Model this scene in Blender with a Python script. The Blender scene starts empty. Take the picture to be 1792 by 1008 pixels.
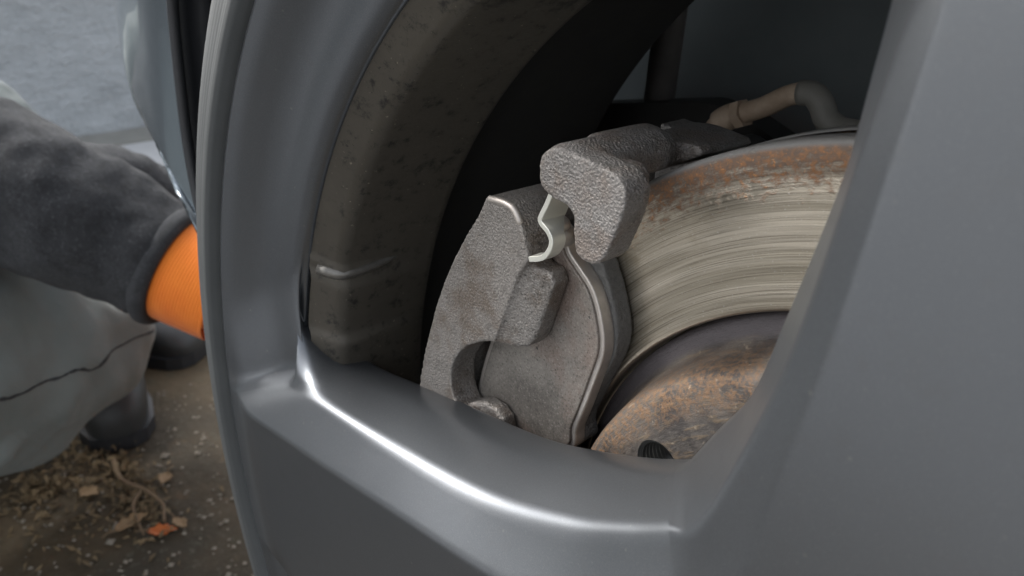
import bpy, bmesh, math, random
import numpy as np
from mathutils import Vector, Matrix, noise
from mathutils.geometry import delaunay_2d_cdt

S = 0.001                      # all shapes below are laid out in millimetres round the wheel axis (y = inboard, z = up)
rnd = random.Random(7)
scene = bpy.context.scene
COL = scene.collection
R = math.radians

# ------------------------------------------------------------------ camera, world, sun, exposure
cam_d = bpy.data.cameras.new('camera'); cam = bpy.data.objects.new('camera', cam_d); COL.objects.link(cam)
def cam_axes(yaw, p, r):
    F = Vector((math.sin(yaw)*math.cos(p), math.cos(yaw)*math.cos(p), math.sin(p)))
    X = Vector((math.cos(yaw), -math.sin(yaw), 0)); U = X.cross(F)
    return X*math.cos(r)+U*math.sin(r), U*math.cos(r)-X*math.sin(r), F
cX, cU, cF = cam_axes(-0.83305, -0.45491, 0.04813)
m = Matrix((cX, cU, -cF)).transposed().to_4x4(); m.translation = Vector((54.13, -180.07, 196.43))*S
cam.matrix_world = m
cam_d.sensor_width = 36; cam_d.lens = 36*1499.16/1792
cam_d.clip_start = 0.01; cam_d.clip_end = 200
cam_d.dof.use_dof = True; cam_d.dof.focus_distance = 0.245; cam_d.dof.aperture_fstop = 20
scene.camera = cam

SUN_DIR = Vector((-0.68, -0.26, 0.69)).normalized()      # towards the sun
world = bpy.data.worlds.new('World'); scene.world = world; world.use_nodes = True
wn = world.node_tree.nodes; wl = world.node_tree.links; wn.clear()
sky = wn.new('ShaderNodeTexSky'); sky.sky_type = 'NISHITA'; sky.sun_disc = False
sky.sun_elevation = math.asin(SUN_DIR.z); sky.sun_rotation = math.atan2(SUN_DIR.x, SUN_DIR.y)
sky.air_density = 1.0; sky.dust_density = 4.0; sky.ozone_density = 1.0
hs = wn.new('ShaderNodeHueSaturation'); hs.inputs['Saturation'].default_value = 0.28
bg = wn.new('ShaderNodeBackground'); bg.inputs['Strength'].default_value = 0.15
wo = wn.new('ShaderNodeOutputWorld')
wl.new(sky.outputs[0], hs.inputs['Color']); wl.new(hs.outputs[0], bg.inputs[0]); wl.new(bg.outputs[0], wo.inputs[0])
sun_d = bpy.data.lights.new('sun', 'SUN'); sun_d.energy = 1.5; sun_d.angle = R(22); sun_d.color = (1, 0.985, 0.96)
sun = bpy.data.objects.new('sun', sun_d); COL.objects.link(sun)
sun.rotation_euler = SUN_DIR.to_track_quat('Z', 'Y').to_euler()
scene.view_settings.view_transform = 'Standard'; scene.view_settings.look = 'None'
scene.view_settings.exposure = 1.58; scene.view_settings.gamma = 1.0
scene.view_settings.use_curve_mapping = False

# ------------------------------------------------------------------ material helper
class NT:
    def __init__(s, name):
        s.mat = bpy.data.materials.new(name); s.mat.use_nodes = True
        s.t = s.mat.node_tree; s.n = s.t.nodes; s.n.clear()
        s.out = s.n.new('ShaderNodeOutputMaterial'); s.b = s.n.new('ShaderNodeBsdfPrincipled')
        s.t.links.new(s.b.outputs[0], s.out.inputs[0])
        s.tc = s.n.new('ShaderNodeTexCoord'); s.obj = s.tc.outputs['Object']
    def lk(s, a, b): s.t.links.new(a, b)
    def put(s, sock, v):
        if hasattr(v, 'is_linked'): s.lk(v, sock)
        else: sock.default_value = v
    def set(s, **k):
        for a, v in k.items():
            s.put(s.b.inputs[a.replace('_', ' ')], v)
        return s
    def math(s, op, a, b=0.0, c=0.0):
        n = s.n.new('ShaderNodeMath'); n.operation = op
        s.put(n.inputs[0], a); s.put(n.inputs[1], b); s.put(n.inputs[2], c); return n.outputs[0]
    def noise(s, scale, detail=4, rough=0.55, vec=None, dist=0.0, stretch=None):
        v = vec if vec is not None else s.obj
        if stretch:
            mp = s.n.new('ShaderNodeMapping'); mp.inputs['Scale'].default_value = stretch; s.lk(v, mp.inputs[0]); v = mp.outputs[0]
        n = s.n.new('ShaderNodeTexNoise'); n.inputs['Scale'].default_value = scale
        n.inputs['Detail'].default_value = detail; n.inputs['Roughness'].default_value = rough
        n.inputs['Distortion'].default_value = dist; s.lk(v, n.inputs['Vector']); return n.outputs['Fac']
    def voro(s, scale, feature='F1', vec=None):
        n = s.n.new('ShaderNodeTexVoronoi'); n.feature = feature; n.inputs['Scale'].default_value = scale
        s.lk(vec if vec is not None else s.obj, n.inputs['Vector']); return n.outputs['Distance']
    def ramp(s, fac, stops):
        n = s.n.new('ShaderNodeValToRGB'); e = n.color_ramp.elements
        while len(e) < len(stops): e.new(0.5)
        for el, (p, c) in zip(e, stops):
            el.position = p; el.color = (c if isinstance(c, tuple) else (c, c, c)) + (1,)
        s.lk(fac, n.inputs[0]); return n.outputs[0]
    def mix(s, fac, a, b):
        n = s.n.new('ShaderNodeMix'); n.data_type = 'RGBA'
        s.put(n.inputs[0], fac)
        for sock, v in ((n.inputs[6], a), (n.inputs[7], b)):
            s.put(sock, v if hasattr(v, 'is_linked') else tuple(v)+(1,))
        return n.outputs[2]
    def step(s, v, a, b):
        n = s.n.new('ShaderNodeMapRange'); n.interpolation_type = 'SMOOTHSTEP'
        s.put(n.inputs[0], v); n.inputs[1].default_value = a; n.inputs[2].default_value = b; return n.outputs[0]
    def bump(s, h, dist, strength=1.0, normal=None):
        n = s.n.new('ShaderNodeBump'); n.inputs['Strength'].default_value = strength; n.inputs['Distance'].default_value = dist
        s.lk(h, n.inputs['Height'])
        if normal is not None: s.lk(normal, n.inputs['Normal'])
        s.lk(n.outputs[0], s.b.inputs['Normal']); return n.outputs[0]
    def polar(s):
        x = s.n.new('ShaderNodeSeparateXYZ'); s.lk(s.obj, x.inputs[0])
        r = s.math('SQRT', s.math('ADD', s.math('MULTIPLY', x.outputs[0], x.outputs[0]), s.math('MULTIPLY', x.outputs[2], x.outputs[2])))
        return r, s.math('ARCTAN2', x.outputs[2], x.outputs[0]), x.outputs[1]
    def comb(s, a, b, c=0.0):
        n = s.n.new('ShaderNodeCombineXYZ'); s.put(n.inputs[0], a); s.put(n.inputs[1], b); s.put(n.inputs[2], c); return n.outputs[0]

MAT = {}
# satin gunmetal alloy paint
M = NT('alloy_paint')
fl = M.noise(7000, 2, .6); sm = M.noise(22, 4, .6); du = M.noise(160, 6, .75); spk = M.noise(2800, 3, .6)
c = M.mix(M.step(fl, .35, .7), (0.116, 0.124, 0.134), (0.160, 0.170, 0.182))
c = M.mix(M.math('MULTIPLY', M.step(du, .50, .75), .18), c, (0.12, 0.117, 0.11))
c = M.mix(M.math('MULTIPLY', M.step(spk, .6, .7), .3), c, (0.30, 0.305, 0.31))
sv = M.math('MULTIPLY', M.step(M.voro(190), .11, .05), M.step(M.noise(35, 3, .6), .48, .6))
c = M.mix(M.math('MULTIPLY', sv, .5), c, (0.26, 0.255, 0.24))
M.set(Base_Color=c, Metallic=0.82, Roughness=M.math('ADD', M.math('MULTIPLY_ADD', sm, 0.06, 0.285), M.math('MULTIPLY', M.step(du, .5, .75), .03)))
M.bump(M.math('ADD', fl, spk), 0.00002, .35); MAT['alloy'] = M.mat
# rim barrel: the same paint under brake dust
M = NT('dusty_barrel')
n1 = M.noise(16, 5, .65, dist=.5); n2 = M.noise(150, 8, .72); n3 = M.noise(420, 4, .7, stretch=(1, .5, 1)); sp = M.noise(700, 2, .5)
c = M.mix(n1, (0.042, 0.037, 0.03), (0.095, 0.085, 0.068))
c = M.mix(M.step(n2, .52, .68), c, (0.018, 0.017, 0.015))
c = M.mix(M.math('MULTIPLY', M.step(sp, .70, .78), .5), c, (0.3, 0.27, 0.2))
c = M.mix(M.step(n3, .64, .72), c, (0.02, 0.02, 0.018))
M.set(Base_Color=c, Metallic=0.35, Roughness=M.math('MULTIPLY_ADD', n2, .3, .38))
M.bump(M.math('ADD', n2, M.math('MULTIPLY', n3, -.4)), 0.0004, .5); MAT['barrel'] = M.mat
MAT['rear_shade'] = None
# rubber
M = NT('tyre_rubber')
rr, th, yy = M.polar()
n1 = M.noise(60, 5, .6); c = M.mix(n1, (0.024, 0.027, 0.028), (0.042, 0.046, 0.047))
M.set(Base_Color=c, Roughness=0.62); M.bump(M.math('ADD', M.noise(900, 2), M.math('MULTIPLY', M.math('SINE', M.math('MULTIPLY', rr, 2600)), .35)), 0.00015, .5); MAT['rubber'] = M.mat
# worn brake disc friction band with rusty lip
M = NT('disc_friction')
rr, th, yy = M.polar()
sc1 = M.noise(1, 3, .6, vec=M.comb(M.math('MULTIPLY', rr, 3400), M.math('MULTIPLY', th, 2.2)))
sc2 = M.noise(1, 2, .6, vec=M.comb(M.math('MULTIPLY', rr, 620), M.math('MULTIPLY', th, 1.0), 3.0))
sc3 = M.noise(1, 3, .7, vec=M.comb(M.math('MULTIPLY', rr, 1400), M.math('MULTIPLY', th, 110), 7.0))
blot = M.noise(45, 5, .65)
big = M.noise(1, 4, .6, vec=M.comb(M.math('MULTIPLY', rr, 150), M.math('MULTIPLY', th, .9), 11.0))
g = M.mix(sc2, (0.37, 0.32, 0.245), (0.70, 0.64, 0.54)); g = M.mix(M.math('MULTIPLY', M.step(big, .42, .60), .6), g, (0.30, 0.265, 0.20))
g = M.mix(M.math('MULTIPLY', M.step(sc1, .48, .66), .65), g, (0.12, 0.105, 0.08))
g = M.mix(M.math('MULTIPLY', M.step(sc3, .60, .72), .5), g, (0.75, 0.74, 0.71))
g = M.mix(M.math('MULTIPLY', M.step(blot, .52, .72), .55), g, (0.30, 0.25, 0.17))
rn = M.noise(420, 6, .75); rn2 = M.noise(1, 4, .6, vec=M.comb(M.math('MULTIPLY', rr, 700), M.math('MULTIPLY', th, 26)))
rust = M.mix(M.step(rn, .42, .66), (0.13, 0.093, 0.07), (0.28, 0.135, 0.058))
rust = M.mix(M.math('MULTIPLY', M.step(M.noise(620, 3, .6), .60, .72), .8), rust, (0.52, 0.22, 0.06))
rust = M.mix(M.step(rr, .1478, .1492), rust, (0.17, 0.165, 0.155))
edge = M.step(M.math('ADD', rr, M.math('MULTIPLY', M.math('SUBTRACT', M.math('ADD', rn, rn2), 1.0), .022)), .1365, .1462)
inner = M.step(rr, .1098, .1084)
c = M.mix(edge, g, rust); c = M.mix(M.math('MULTIPLY', inner, .5), c, (0.5, 0.42, 0.33))
met = M.math('SUBTRACT', 0.92, M.math('MULTIPLY', edge, .75))
M.set(Base_Color=c, Metallic=met, Roughness=M.math('ADD', M.math('MULTIPLY_ADD', sc2, .12, .26), M.math('MULTIPLY', edge, .4)), Anisotropic=.45)
tg = M.n.new('ShaderNodeTangent'); tg.direction_type = 'RADIAL'; tg.axis = 'Y'; M.lk(tg.outputs[0], M.b.inputs['Tangent'])
h = M.math('ADD', M.math('MULTIPLY', sc1, .55), M.math('ADD', M.math('MULTIPLY', sc2, .7), M.math('MULTIPLY', M.math('MULTIPLY', rn, edge), 3.0)))
M.bump(M.math('ADD', h, M.math('MULTIPLY', sc3, .3)), 0.00016, .6); MAT['friction'] = M.mat
# rusty disc hat
M = NT('disc_hat')
rr, th, yy = M.polar()
a = M.noise(60, 6, .7); b2 = M.noise(620, 6, .75); w = M.noise(1, 4, .65, vec=M.comb(M.math('MULTIPLY', rr, 600), M.math('MULTIPLY', th, 9), M.math('MULTIPLY', yy, 600)))
c = M.mix(M.step(a, .35, .65), (0.06, 0.053, 0.05), (0.15, 0.132, 0.115))
c = M.mix(M.math('MULTIPLY', M.step(w, .52, .66), .5), c, (0.25, 0.18, 0.11))
em = M.math('MULTIPLY', M.step(rr, .084, .0915), M.step(rr, .1015, .0955))
c = M.mix(M.math('MULTIPLY', em, M.math('MULTIPLY', M.step(b2, .42, .6), .75)), c, (0.29, 0.165, 0.085))
c = M.mix(M.math('MULTIPLY', M.step(M.noise(330, 4, .7), .6, .72), .6), c, (0.48, 0.40, 0.30))
c = M.mix(M.step(rr, .1000, .1025), c, (0.085, 0.075, 0.078))
M.set(Base_Color=c, Metallic=.35, Roughness=M.math('MULTIPLY_ADD', b2, .35, .35))
M.bump(M.math('ADD', b2, M.math('MULTIPLY', w, .8)), 0.0005, .8); MAT['hat'] = M.mat
# cast iron
def cast(name, lo, hi, warm, gloss=.42, grain=.55):
    M = NT(name)
    a = M.noise(38, 5, .6); b2 = M.noise(1500, 4, .7); v = M.voro(1200); d2 = M.noise(170, 7, .8)
    gm = M.n.new('ShaderNodeNewGeometry'); pt = gm.outputs['Pointiness']
    c = M.mix(a, lo, hi); c = M.mix(M.math('MULTIPLY', M.step(M.noise(60, 5, .7), .44, .62), .85), c, warm)
    c = M.mix(M.math('MULTIPLY', M.step(d2, .50, .68), .5), c, (0.05, 0.043, 0.037))
    c = M.mix(M.math('MULTIPLY', M.step(b2, .55, .68), .7), c, (0.42, 0.40, 0.37))
    c = M.mix(M.math('MULTIPLY', M.step(b2, .45, .33), .75), c, (0.022, 0.02, 0.018))
    wear = M.math('MULTIPLY', M.step(pt, .515, .56), M.step(M.noise(240, 4, .7), .35, .6))
    c = M.mix(M.math('MULTIPLY', wear, .6), c, (0.40, 0.38, 0.355))
    M.set(Base_Color=c, Metallic=.45, Roughness=M.math('MULTIPLY_ADD', b2, .3, gloss-.1))
    M.bump(M.math('ADD', b2, M.math('MULTIPLY', v, .6)), 0.0010, grain); return M.mat
MAT['cast'] = cast('cast_iron', (0.15, 0.137, 0.124), (0.27, 0.25, 0.228), (0.135, 0.106, 0.083))
MAT['cast2'] = cast('cast_iron_bracket', (0.15, 0.14, 0.132), (0.26, 0.245, 0.23), (0.18, 0.147, 0.124), .38, .8)
# pad back plate
M = NT('plate_steel')
a = M.noise(35, 5, .6); b2 = M.noise(1400, 5, .75); pit = M.voro(260); pn = M.noise(160, 2)
c = M.mix(M.step(a, .3, .7), (0.115, 0.103, 0.09), (0.225, 0.205, 0.18)); c = M.mix(M.math('MULTIPLY', M.step(M.noise(30, 4, .65), .45, .66), .7), c, (0.20, 0.145, 0.118))
pm = M.math('MULTIPLY', M.step(pit, .2, .1), M.step(pn, .58, .62))
c = M.mix(pm, c, (0.05, 0.046, 0.042)); c = M.mix(M.math('MULTIPLY', M.step(b2, .47, .34), .8), c, (0.03, 0.027, 0.024)); c = M.mix(M.math('MULTIPLY', M.step(b2, .55, .68), .6), c, (0.42, 0.39, 0.35))
M.set(Base_Color=c, Metallic=.3, Roughness=.5); M.bump(M.math('SUBTRACT', M.math('MULTIPLY', b2, .6), pm), 0.00035, .7); MAT['plate'] = M.mat
def simple(name, lo, hi, rough, metallic=0.0, scale=120, bump=0.0002, bs=.5, **k):
    M = NT(name); a = M.noise(scale, 5, .65)
    M.set(Base_Color=M.mix(a, lo, hi), Roughness=rough, Metallic=metallic, **k)
    if bump: M.bump(a, bump, bs)
    return M.mat
MAT['shim'] = simple('bare_steel_edge', (0.34, 0.30, 0.265), (0.56, 0.52, 0.475), .4, .6, 300, 0.0001)
MAT['padmat'] = simple('friction_material', (0.05, 0.048, 0.046), (0.17, 0.165, 0.155), .75, .1, 800, 0.0008, .9)
MAT['clip'] = simple('spring_steel', (0.58, 0.58, 0.51), (0.76, 0.75, 0.68), .36, .6, 160, 0.0001, .4)
MAT['pipe'] = simple('rusty_pipe', (0.22, 0.14, 0.085), (0.62, 0.5, 0.385), .7, .1, 90, 0.0008, .8)
MAT['hose'] = simple('grey_hose', (0.15, 0.145, 0.125), (0.26, 0.245, 0.22), .6, 0, 90, 0.0004)
MAT['rubbed'] = simple('rubbed_alloy', (0.05, 0.046, 0.04), (0.24, 0.23, 0.21), .36, .6, 260, 0.0003)
MAT['rear_shade'] = simple('black_barrel_shade', (0.010, 0.010, 0.009), (0.022, 0.021, 0.019), .8, 0, 60, 0.0005)  # near-black colour paints in the shade of the rear barrel
MAT['liner'] = simple('black_plastic', (0.012, 0.013, 0.015), (0.024, 0.025, 0.028), .45, 0, 300, 0.0002)
MAT['inner'] = simple('inner_sheet_metal', (0.17, 0.2, 0.21), (0.26, 0.29, 0.30), .55, .1, 30, 0.0003)
MAT['strut'] = simple('dusty_strut', (0.05, 0.045, 0.042), (0.13, 0.118, 0.11), .65, .2, 60, 0.0006)
MAT['thread'] = simple('oily_thread', (0.22, 0.22, 0.215), (0.34, 0.335, 0.32), .28, .8, 200)
MAT['darksteel'] = simple('dark_steel', (0.02, 0.02, 0.02), (0.045, 0.043, 0.04), .55, .2, 80)
M = NT('silver_blue_car_paint')
fk = M.noise(2500, 2)
M.set(Base_Color=M.mix(fk, (0.20, 0.235, 0.26), (0.27, 0.305, 0.33)), Metallic=.75, Roughness=.22, Coat_Weight=.8, Coat_Roughness=.05)
M.bump(M.noise(28, 2), 0.0006, .25); MAT['paint'] = M.mat
# ground: damp brown-grey asphalt
M = NT('damp_asphalt')
a = M.noise(3.2, 5, .6); b2 = M.noise(75, 6, .75); v = M.voro(160); gr = M.noise(150, 7, .85)
c = M.mix(M.step(a, .4, .62), (0.04, 0.032, 0.02), (0.088, 0.064, 0.036))
c = M.mix(M.math('MULTIPLY', M.step(b2, .5, .7), .5), c, (0.04, 0.04, 0.026))
c = M.mix(M.math('MULTIPLY', M.step(gr, .54, .68), .6), c, (0.17, 0.155, 0.125)); c = M.mix(M.math('MULTIPLY', M.step(gr, .44, .32), .8), c, (0.02, 0.017, 0.012))
c = M.mix(M.math('MULTIPLY', M.step(M.noise(42, 4, .7), .6, .74), .5), c, (0.13, 0.085, 0.045))
M.set(Base_Color=c, Roughness=M.math('MULTIPLY_ADD', b2, .4, .55), Specular_IOR_Level=.3); M.bump(M.math('ADD', gr, M.math('MULTIPLY', v, .6)), 0.003, .6); MAT['ground'] = M.mat
M = NT('rough_render')
b2 = M.noise(26, 6, .7, stretch=(1, .55, 1)); g = M.noise(110, 4, .65)
c = M.mix(M.math('MULTIPLY_ADD', b2, .6, M.math('MULTIPLY', g, .4)), (0.19, 0.21, 0.222), (0.58, 0.61, 0.63))
M.set(Base_Color=c, Roughness=.8); M.bump(M.math('ADD', b2, M.math('MULTIPLY', g, .3)), 0.018, .8); MAT['wall'] = M.mat
MAT['bounce_sheet'] = simple('pale_bounce_sheet', (0.15, 0.152, 0.155), (0.22, 0.22, 0.218), .85, 0, 8, 0.002, .4)  # for the added out-of-view sheet that reflects in spokes and rim
MAT['kerb'] = simple('pale_concrete', (0.36, 0.37, 0.375), (0.47, 0.475, 0.475), .75, 0, 30, 0.002, .4)
MAT['dirt'] = simple('dirty_concrete', (0.16, 0.16, 0.145), (0.26, 0.26, 0.24), .8, 0, 24, 0.002, .4)
M = NT('dark_fleece')
a = M.noise(20, 4, .6); fz = M.noise(420, 6, .85); f2 = M.noise(130, 5, .8)
c = M.mix(a, (0.022, 0.023, 0.025), (0.052, 0.054, 0.058)); c = M.mix(M.math('MULTIPLY', M.step(fz, .52, .68), .6), c, (0.15, 0.15, 0.158)); c = M.mix(M.math('MULTIPLY', M.step(f2, .48, .62), .6), c, (0.018, 0.018, 0.019))
M.set(Base_Color=c, Roughness=.95, Sheen_Weight=.12, Sheen_Roughness=.5, Specular_IOR_Level=.2); M.bump(M.math('ADD', fz, f2), 0.003, .8); MAT['fleece'] = M.mat
M = NT('grey_work_cloth')
a = M.noise(14, 4, .6); wv = M.noise(900, 2, .6)
c = M.mix(a, (0.13, 0.15, 0.142), (0.225, 0.247, 0.234)); M.set(Base_Color=c, Roughness=.85, Sheen_Weight=.15, Specular_IOR_Level=.25)
M.bump(M.math('ADD', M.math('MULTIPLY', M.noise(16, 3, .5, dist=.6), 6.0), wv), 0.0012, .7); MAT['cloth'] = M.mat
M = NT('orange_knit')
a = M.noise(60, 3)
M.set(Base_Color=M.mix(a, (0.80, 0.17, 0.012), (0.95, 0.27, 0.025)), Roughness=.85, Sheen_Weight=.2)
M.bump(M.noise(700, 2), 0.0005, .5); MAT['orange'] = M.mat
MAT['shoe'] = simple('black_leather', (0.014, 0.015, 0.015), (0.035, 0.036, 0.036), .5, 0, 50, 0.0008)
MAT['skin'] = simple('skin', (0.46, 0.27, 0.20), (0.55, 0.34, 0.26), .55, 0, 60, 0.0003)
MAT['leaf'] = simple('dead_leaf', (0.14, 0.085, 0.04), (0.29, 0.195, 0.10), .75, 0, 90, 0.0006)
MAT['leaf2'] = simple('orange_leaf', (0.36, 0.085, 0.015), (0.5, 0.14, 0.03), .65, 0, 90, 0.0006)
MAT['twig'] = simple('twig_bark', (0.09, 0.06, 0.035), (0.2, 0.135, 0.075), .85, 0, 120, 0.001)
MAT['stone'] = simple('pale_grit', (0.12, 0.105, 0.08), (0.3, 0.265, 0.21), .8, 0, 60, 0.0005)
MAT['litter'] = simple('leaf_litter', (0.06, 0.045, 0.024), (0.24, 0.17, 0.09), .9, 0, 60, 0.001)

# ------------------------------------------------------------------ object helpers
def tag(o, label, cat, group=None, kind=None):
    if label: o['label'] = label
    if cat: o['category'] = cat
    if group: o['group'] = group
    if kind: o['kind'] = kind
    return o
def empty(name, loc, label, cat, group=None):
    o = bpy.data.objects.new(name, None); COL.objects.link(o); o.location = Vector(loc)*S; o.empty_display_size = .02
    return tag(o, label, cat, group)
def child(o, parent):
    if parent is not None:
        o.parent = parent
        loc = parent.location.copy(); p = parent
        while p.parent is not None: p = p.parent; loc += Vector((0, 0, 0))
        o.matrix_parent_inverse = Matrix.Translation(-parent.location) if parent.type == 'EMPTY' else Matrix.Identity(4)
    return o
def mesh(name, verts, faces, mat, parent=None, smooth=True, weld=0.0, recalc=False, sharp=None):
    me = bpy.data.meshes.new(name); me.from_pydata([tuple(float(c)*S for c in v) for v in verts], [], [tuple(int(i) for i in f) for f in faces])
    if weld or recalc:
        bm = bmesh.new(); bm.from_mesh(me)
        if weld: bmesh.ops.remove_doubles(bm, verts=bm.verts, dist=weld*S)
        if recalc: bmesh.ops.recalc_face_normals(bm, faces=bm.faces)
        bm.to_mesh(me); bm.free()
    me.polygons.foreach_set('use_smooth', [smooth]*len(me.polygons)); me.update()
    if smooth and sharp: me.set_sharp_from_angle(angle=R(sharp))
    me.materials.append(MAT[mat])
    o = bpy.data.objects.new(name, me); COL.objects.link(o)
    return child(o, parent)
class G:
    """collects closed pieces (mm)"""
    def __init__(s): s.v = []; s.f = []
    def add(s, v, f):
        b = len(s.v); s.v += [tuple(p) for p in v]; s.f += [tuple(i+b for i in q) for q in f]; return s
    def prism(s, outline, yf, yb, shrink=None):
        """outline [(x,z)], extruded along y; yf may be per-vertex"""
        n = len(outline); yfs = yf if isinstance(yf, (list, tuple)) else [yf]*n
        v = [(x, y, z) for (x, z), y in zip(outline, yfs)] + [(x, yb, z) for x, z in outline]
        f = [tuple(range(n)), tuple(range(2*n-1, n-1, -1))] + [(i, i+n, (i+1) % n+n, (i+1) % n) for i in range(n)]
        return s.add(v, f)
    def tube(s, pts, rad, n=16, flat=1.0, up=(0, 0, 1)):
        P = [Vector(p) for p in pts]; k = len(P); rad = rad if isinstance(rad, (list, tuple)) else [rad]*k
        v = []; f = []; prev = None
        for i in range(k):
            t = (P[min(i+1, k-1)]-P[max(i-1, 0)]).normalized()
            if prev is None:
                a = t.cross(Vector(up)); a = a if a.length > 1e-3 else t.cross(Vector((1, 0, 0)))
            else: a = prev - t*prev.dot(t)
            a.normalize(); prev = a; b = t.cross(a)
            for j in range(n):
                w = 2*math.pi*j/n; v.append(tuple(P[i]+a*(math.cos(w)*rad[i])+b*(math.sin(w)*rad[i]*flat)))
        for i in range(k-1):
            for j in range(n): f.append((i*n+j, i*n+(j+1) % n, (i+1)*n+(j+1) % n, (i+1)*n+j))
        f.append(tuple(range(n-1, -1, -1))); f.append(tuple((k-1)*n+j for j in range(n)))
        return s.add(v, f)
    def ball(s, c, r, sc=(1, 1, 1), n=16):
        v = []; f = []
        for i in range(n+1):
            a = math.pi*i/n
            for j in range(2*n):
                b = math.pi*j/n; v.append((c[0]+r*sc[0]*math.sin(a)*math.cos(b), c[1]+r*sc[1]*math.sin(a)*math.sin(b), c[2]+r*sc[2]*math.cos(a)))
        for i in range(n):
            for j in range(2*n): f.append((i*2*n+j, (i+1)*2*n+j, (i+1)*2*n+(j+1) % (2*n), i*2*n+(j+1) % (2*n)))
        return s.add(v, f)
    def build(s, name, mat, parent=None, **k):
        return mesh(name, s.v, s.f, mat, parent, **k)
def catmull(P, n):
    P = np.array(P, float); d = np.r_[0, np.cumsum(np.maximum(np.linalg.norm(np.diff(P, axis=0), axis=1), 1e-6))]
    T = np.empty_like(P); T[1:-1] = (P[2:]-P[:-2])/(d[2:]-d[:-2])[:, None]; T[0] = (P[1]-P[0])/(d[1]-d[0]); T[-1] = (P[-1]-P[-2])/(d[-1]-d[-2])
    u = np.linspace(0, d[-1], n); i = np.clip(np.searchsorted(d, u, side='right')-1, 0, len(d)-2); h = (d[i+1]-d[i]); t = ((u-d[i])/h)[:, None]; h = h[:, None]
    return (2*t**3-3*t**2+1)*P[i]+(t**3-2*t**2+t)*h*T[i]+(-2*t**3+3*t**2)*P[i+1]+(t**3-t**2)*h*T[i+1]
def round_outline(pts, rad, n=4):
    """round the corners of a closed outline; rad scalar or list"""
    out = []; k = len(pts); rads = rad if isinstance(rad, (list, tuple)) else [rad]*k
    for i in range(k):
        p = np.array(pts[i], float); a = np.array(pts[i-1], float)-p; b = np.array(pts[(i+1) % k], float)-p
        la, lb = np.linalg.norm(a), np.linalg.norm(b); d = min(rads[i], .48*la, .48*lb)
        if d < .05: out.append(tuple(p)); continue
        A = p+a/la*d; B = p+b/lb*d
        for t in np.linspace(0, 1, n+1): out.append(tuple((1-t)**2*A+2*t*(1-t)*p+t*t*B))
    return out
def revolve(profile, n=256, a0=0.0, a1=2*math.pi, closed=True):
    """profile [(r,y)] -> verts, faces round the y axis"""
    v = []; f = []; k = len(profile); m_ = n if closed else n+1
    for i in range(m_):
        a = a0+(a1-a0)*i/n; ca, sa = math.cos(a), math.sin(a)
        v += [(r*ca, y, r*sa) for r, y in profile]
    for i in range(n):
        i2 = (i+1) % m_
        f += [(i*k+j, i2*k+j, i2*k+j+1, i*k+j+1) for j in range(k-1)]
    return v, f
def polar(r, deg): return (r*math.cos(R(deg)), r*math.sin(R(deg)))
def remesh(o, voxel, smooth=4, disp=0.0, size=0.02, depth=3, factor=.5):
    md = o.modifiers.new('remesh', 'REMESH'); md.mode = 'VOXEL'; md.voxel_size = voxel*S; md.use_smooth_shade = True
    if smooth: sm_ = o.modifiers.new('smooth', 'SMOOTH'); sm_.factor = factor; sm_.iterations = smooth
    if disp:
        tx = bpy.data.textures.new(o.name+'_relief', 'CLOUDS'); tx.noise_scale = size; tx.noise_depth = depth
        d = o.modifiers.new('relief', 'DISPLACE'); d.texture = tx; d.strength = disp*S; d.mid_level = .5; d.texture_coords = 'LOCAL'
    return o

# ------------------------------------------------------------------ setting: ground, wall, kerb strip
GZ = -316.0
def sheet(name, x0, x1, y0, y1, z, mat, nx=2, ny=2):
    v = [(x0+(x1-x0)*i/nx, y0+(y1-y0)*j/ny, z) for i in range(nx+1) for j in range(ny+1)]
    f = [(i*(ny+1)+j, (i+1)*(ny+1)+j, (i+1)*(ny+1)+j+1, i*(ny+1)+j+1) for i in range(nx) for j in range(ny)]
    return mesh(name, v, f, mat)
tag(sheet('ground', -30000, 30000, -30000, 30000, GZ, 'ground'), 'damp brown grey asphalt under the car', None, kind='structure')
bounce = tag(sheet('bounce_sheet', -30000, 30000, -30000, -620, GZ+4, 'bounce_sheet'), 'unseen pale ground sheet added to brighten reflections in the wheel', None, kind='structure')  # added out of view so spokes and rim reflect something pale
# pale concrete gutter strip and a grubby kerb foot in front of the wall
g = G()
v = [(-1380, 0, GZ), (-1386, 0, GZ+9), (-1606, 0, GZ+10), (-1612, 0, GZ)]
L_ = 6000
g.add([(x, -L_, z) for x, _, z in v]+[(x, L_, z) for x, _, z in v], [(0, 4, 5, 1), (1, 5, 6, 2), (2, 6, 7, 3)])
tag(g.build('pavement', 'kerb', smooth=False), 'pale concrete strip along the foot of the wall', None, kind='structure')
g = G(); g.prism([(-1606.5, GZ), (-1608, GZ+15), (-1674, GZ+20), (-1676, GZ)], -L_, L_)
tag(g.build('kerb', 'dirt', recalc=True, smooth=False), 'grubby concrete footing between pale strip and wall', None, kind='structure')
wv = []; nx_, nz_ = 200, 18
for i in range(nx_+1):
    for j in range(nz_+1):
        y = -1600+i*24; z = GZ-5+j*24
        d = noise.noise(Vector((y*.012, z*.022, 0)))*7 + noise.noise(Vector((y*.035, z*.06, 4)))*4
        wv.append((-1675+d, y, z))
wf = [(i*(nz_+1)+j, (i+1)*(nz_+1)+j, (i+1)*(nz_+1)+j+1, i*(nz_+1)+j+1) for i in range(nx_) for j in range(nz_)]
b0 = len(wv); wv += [(-1875, y, z) for y in (-1600, 3200) for z in (GZ-5, GZ-5+nz_*24)]
c00, c01, c10, c11 = 0, nz_, nx_*(nz_+1), nx_*(nz_+1)+nz_
wf += [(b0, b0+2, b0+3, b0+1)]
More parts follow.
